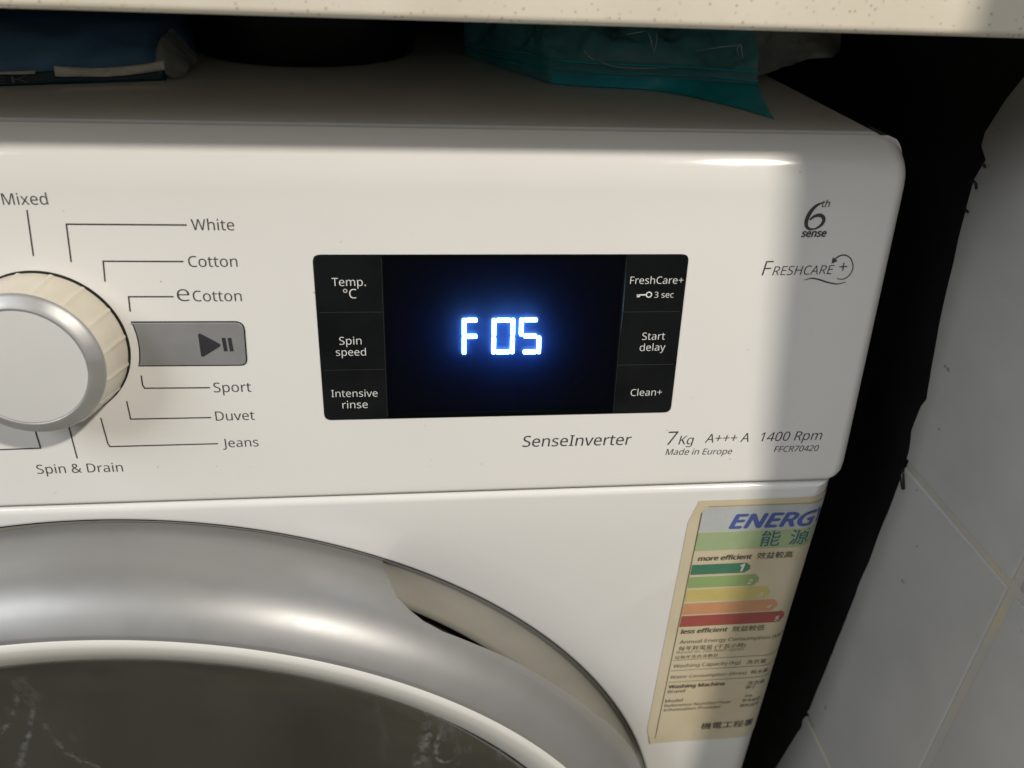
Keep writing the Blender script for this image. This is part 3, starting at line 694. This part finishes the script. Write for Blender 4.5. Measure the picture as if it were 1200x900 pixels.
lsheet(inx+2, LX1-2, zh1+.4, zh1+.8, .42, 'label_rule', flat('label_ink_stain', (.36, .31, .16), .5), lab)

# ------------------------------------------------------------------ things lying on the lid
ZT = 849.0
# blue woven pouch in its wrapper
bp = thing('fabric_pouch', 'folded blue woven pouch with silver strip lying on the machine lid', 'pouch', (-30, 120, ZT))
def fy(x): return 68 + max(0, (x+25))*.31
V = []; nu, nv = 60, 26
for j in range(nv):
    for i in range(nu):
        x = -110 + 142*i/(nu-1); v = j/(nv-1); e = min(1, (32-x)/9)**.5 if x < 32 else 0
        y = fy(x) + 3 + 110*v**1.4; z = ZT+.3 + e*(15.5*math.sin(math.pi*min(.5, .06+v*.9))**.7 + 1.3*noise.noise(Vector((x*.06, v*6, 2))) + .5*noise.noise(Vector((x*.25, v*14, 4))))
        if v < .02: z = ZT+.2
        V.append((x, y, z))
obj('pouch_body', V, grid_faces(nv, nu), MAT['weave'], bp, True)
def strip(x0, x1, za, zb, yo, m, name, wob=.6, seed=1, n=40):
    V = []; rowsn = 5
    for j in range(rowsn):
        for i in range(n):
            x = x0 + (x1-x0)*i/(n-1); t = j/(rowsn-1); z = za(x) + (zb(x)-za(x))*t
            V.append((x, fy(x)+yo + wob*noise.noise(Vector((x*.12, t*2, seed))) + 1.0*t, z))
    o = obj(name, V, grid_faces(rowsn, n), m, bp, True); md = o.modifiers.new('thickness', 'SOLIDIFY'); md.thickness = .0004; return o
strip(-110, 33, lambda x: ZT+.1, lambda x: ZT+4.6-(.0 if x > -4 else .2), 0, MAT['navy'], 'wrapper_band')
strip(-2, 33.5, lambda x: ZT+2.4+.0035*(x-12)**2, lambda x: ZT+5.3+.0048*(x-13)**2, -.9, MAT['foil'], 'silver_strip', 1.0, 3)
strip(-60, -8, lambda x: ZT+4.2, lambda x: ZT+4.9, -.7, MAT['foil'], 'silver_edge', .4, 5)
letter('lettering', 'EK', (-21, ZT+1.0), (-10, ZT+1.2), lambda x, z: Vector((x, fy(x)-1.2, z)), flat('faded_silver', (.16, .17, .19), .4), bp, off=.0, cap=2.4)
V = []
for j in range(16):
    for i in range(14):
        x = 24 + 14*i/13; v = j/15
        V.append((x, fy(x)+2+34*v, ZT+.4 + max(0, 1-abs(i-5)/9)*(13*math.sin(math.pi*min(.5, v*.8+.05))) + 1.8*noise.noise(Vector((x*.3, v*8, 7)))))
obj('wrapper_end', V, grid_faces(16, 14), MAT['clear'], bp, True)

# round black tub
tub = thing('round_tub', 'black round lidded tub standing on the lid behind the pouch', 'tub', (77, 166, ZT))
def on_tub(r, a, h): return Vector((77+r*math.cos(a), 166+r*math.sin(a), ZT+h))
V, F = lathe([(44, 0), (48, .6), (49.5, 3), (51, 24), (51, 25)], on_tub, 96, close_start=True, close_end=True); obj('tub_body', V, F, MAT['blackplastic'], tub, True, 40)
V, F = lathe([(52, 24), (52.6, 25), (52.6, 31), (51.5, 32.4), (46, 33)], on_tub, 96, close_end=True); obj('tub_lid', V, F, MAT['blackplastic'], tub, True, 40)

# teal zip bag
tb = thing('zip_bag', 'crumpled teal plastic zip bag stuffed between lid and worktop', 'plastic bag', (215, 130, ZT))
FP = catmull([(150, 158), (163, 132), (176, 108), (182, 97), (200, 91.5), (230, 88), (250, 83.5), (263, 80.5)], 10)
def crumple(x, y, s): return 1.2*(.4-abs(noise.noise(Vector((x*.045, y*.03, s+8))))) + noise.noise(Vector((x*.05, y*.05, s))) + .5*abs(noise.noise(Vector((x*.13, y*.10, s+3)))) + .35*noise.noise(Vector((x*.3, y*.3, s+5)))
V = []; nv = 34
for j in range(nv):
    v = j/(nv-1)
    for i, p in enumerate(FP):
        u = i/(len(FP)-1); x, y = p.x, p.y
        if v < .26: t = v/.26; yy = y - 1.2*math.sin(math.pi*t) + 2*t; z = ZT+.2 + 9.5*t*(.55+.45*min(1, u*4)); 
        else:
            t = (v-.26)/.74; yy = y + 2 + 70*t**1.7; z = ZT+.2 + 9.5*(.55+.45*min(1, u*4)) + 22*(1-(1-t)**2)*(.75+.25*u) + 7.5*(crumple(x, yy, 1)-.35)*min(1, t*8)
            x = x + 3*crumple(x, yy, 9)*min(1, t*3)
        V.append((x, yy, min(z, 884.6)))
nfp = len(FP)
o = obj('bag_body', V, grid_faces(nv, nfp), MAT['tealclear'], tb, True)
for zz, rr_ in ((4.2, .55), (6.0, .45), (9.3, .5)):
    V, F = tube([(p.x, p.y - 1.0 - .4*math.sin(i*.2), ZT + zz*(.55+.45*min(1, i/(nfp-1)*4))) for i, p in enumerate(FP)], rr_, 6); obj('zip_ridge', V, F, MAT['teal'], tb, True)
# hem below the zip: a stiff teal band whose corner lies forward on the lid
V = []; nh = 10; half = FP[30:]
for j in range(nh):
    t = j/(nh-1)
    for i, p in enumerate(half):
        u = i/(len(half)-1); reach = 40*max(0, (u-.42)/.58)**1.1
        V.append((p.x - 11*t*max(0, u-.3), p.y - 1.4 - reach*t, ZT + 4.4*(1-t)**1.6 + .35 + .5*noise.noise(Vector((p.x*.1, t*3, 1)))*(1-t)))
obj('bag_hem', V, grid_faces(nh, len(half)), MAT['teal'], tb, True)
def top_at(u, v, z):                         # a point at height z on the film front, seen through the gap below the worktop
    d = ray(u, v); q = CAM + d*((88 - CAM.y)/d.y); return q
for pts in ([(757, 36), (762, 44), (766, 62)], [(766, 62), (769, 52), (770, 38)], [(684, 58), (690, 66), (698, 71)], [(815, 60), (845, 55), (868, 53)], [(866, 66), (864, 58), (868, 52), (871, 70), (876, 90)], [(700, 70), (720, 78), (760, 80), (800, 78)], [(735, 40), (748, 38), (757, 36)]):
    q = catmull([top_at(u, v, ZT+14) for u, v in pts], 5); V, F = tube(q, [.06+.2*math.sin(math.pi*i/(len(q)-1)) for i in range(len(q))], 6); obj('film_glint', V, F, MAT['glint'], tb, True)  # pale tubes along the film folds, coloured to pass for glints
V = []
for j in range(12):
    for i in range(12):
        a, b = i/11, j/11; x = 154+26*a+4*b; y = 150-34*a+40*b
        V.append((x, y, ZT+1+ 9*b + 12*b*b + 1.6*crumple(x, y, 4)))
obj('bag_corner', V, grid_faces(12, 12), MAT['teal'], tb, True)

# clear crumpled bag behind it
cb = thing('clear_bag', 'crumpled clear plastic bag beside the teal bag at the lid corner', 'plastic bag', (290, 140, ZT))
V = []; n1 = 30
for j in range(n1):
    for i in range(n1):
        a, b = i/(n1-1), j/(n1-1); x = 258 + 74*a; z = ZT+.4 + 7*a + (33.5-7*a)*b; y = 98 + 56*a + 14*b + 5*crumple(x, z*1.6, 12) - 1.5
        V.append((x, y, z))
obj('bag_film', V, grid_faces(n1, n1), MAT['clear'], cb, True)
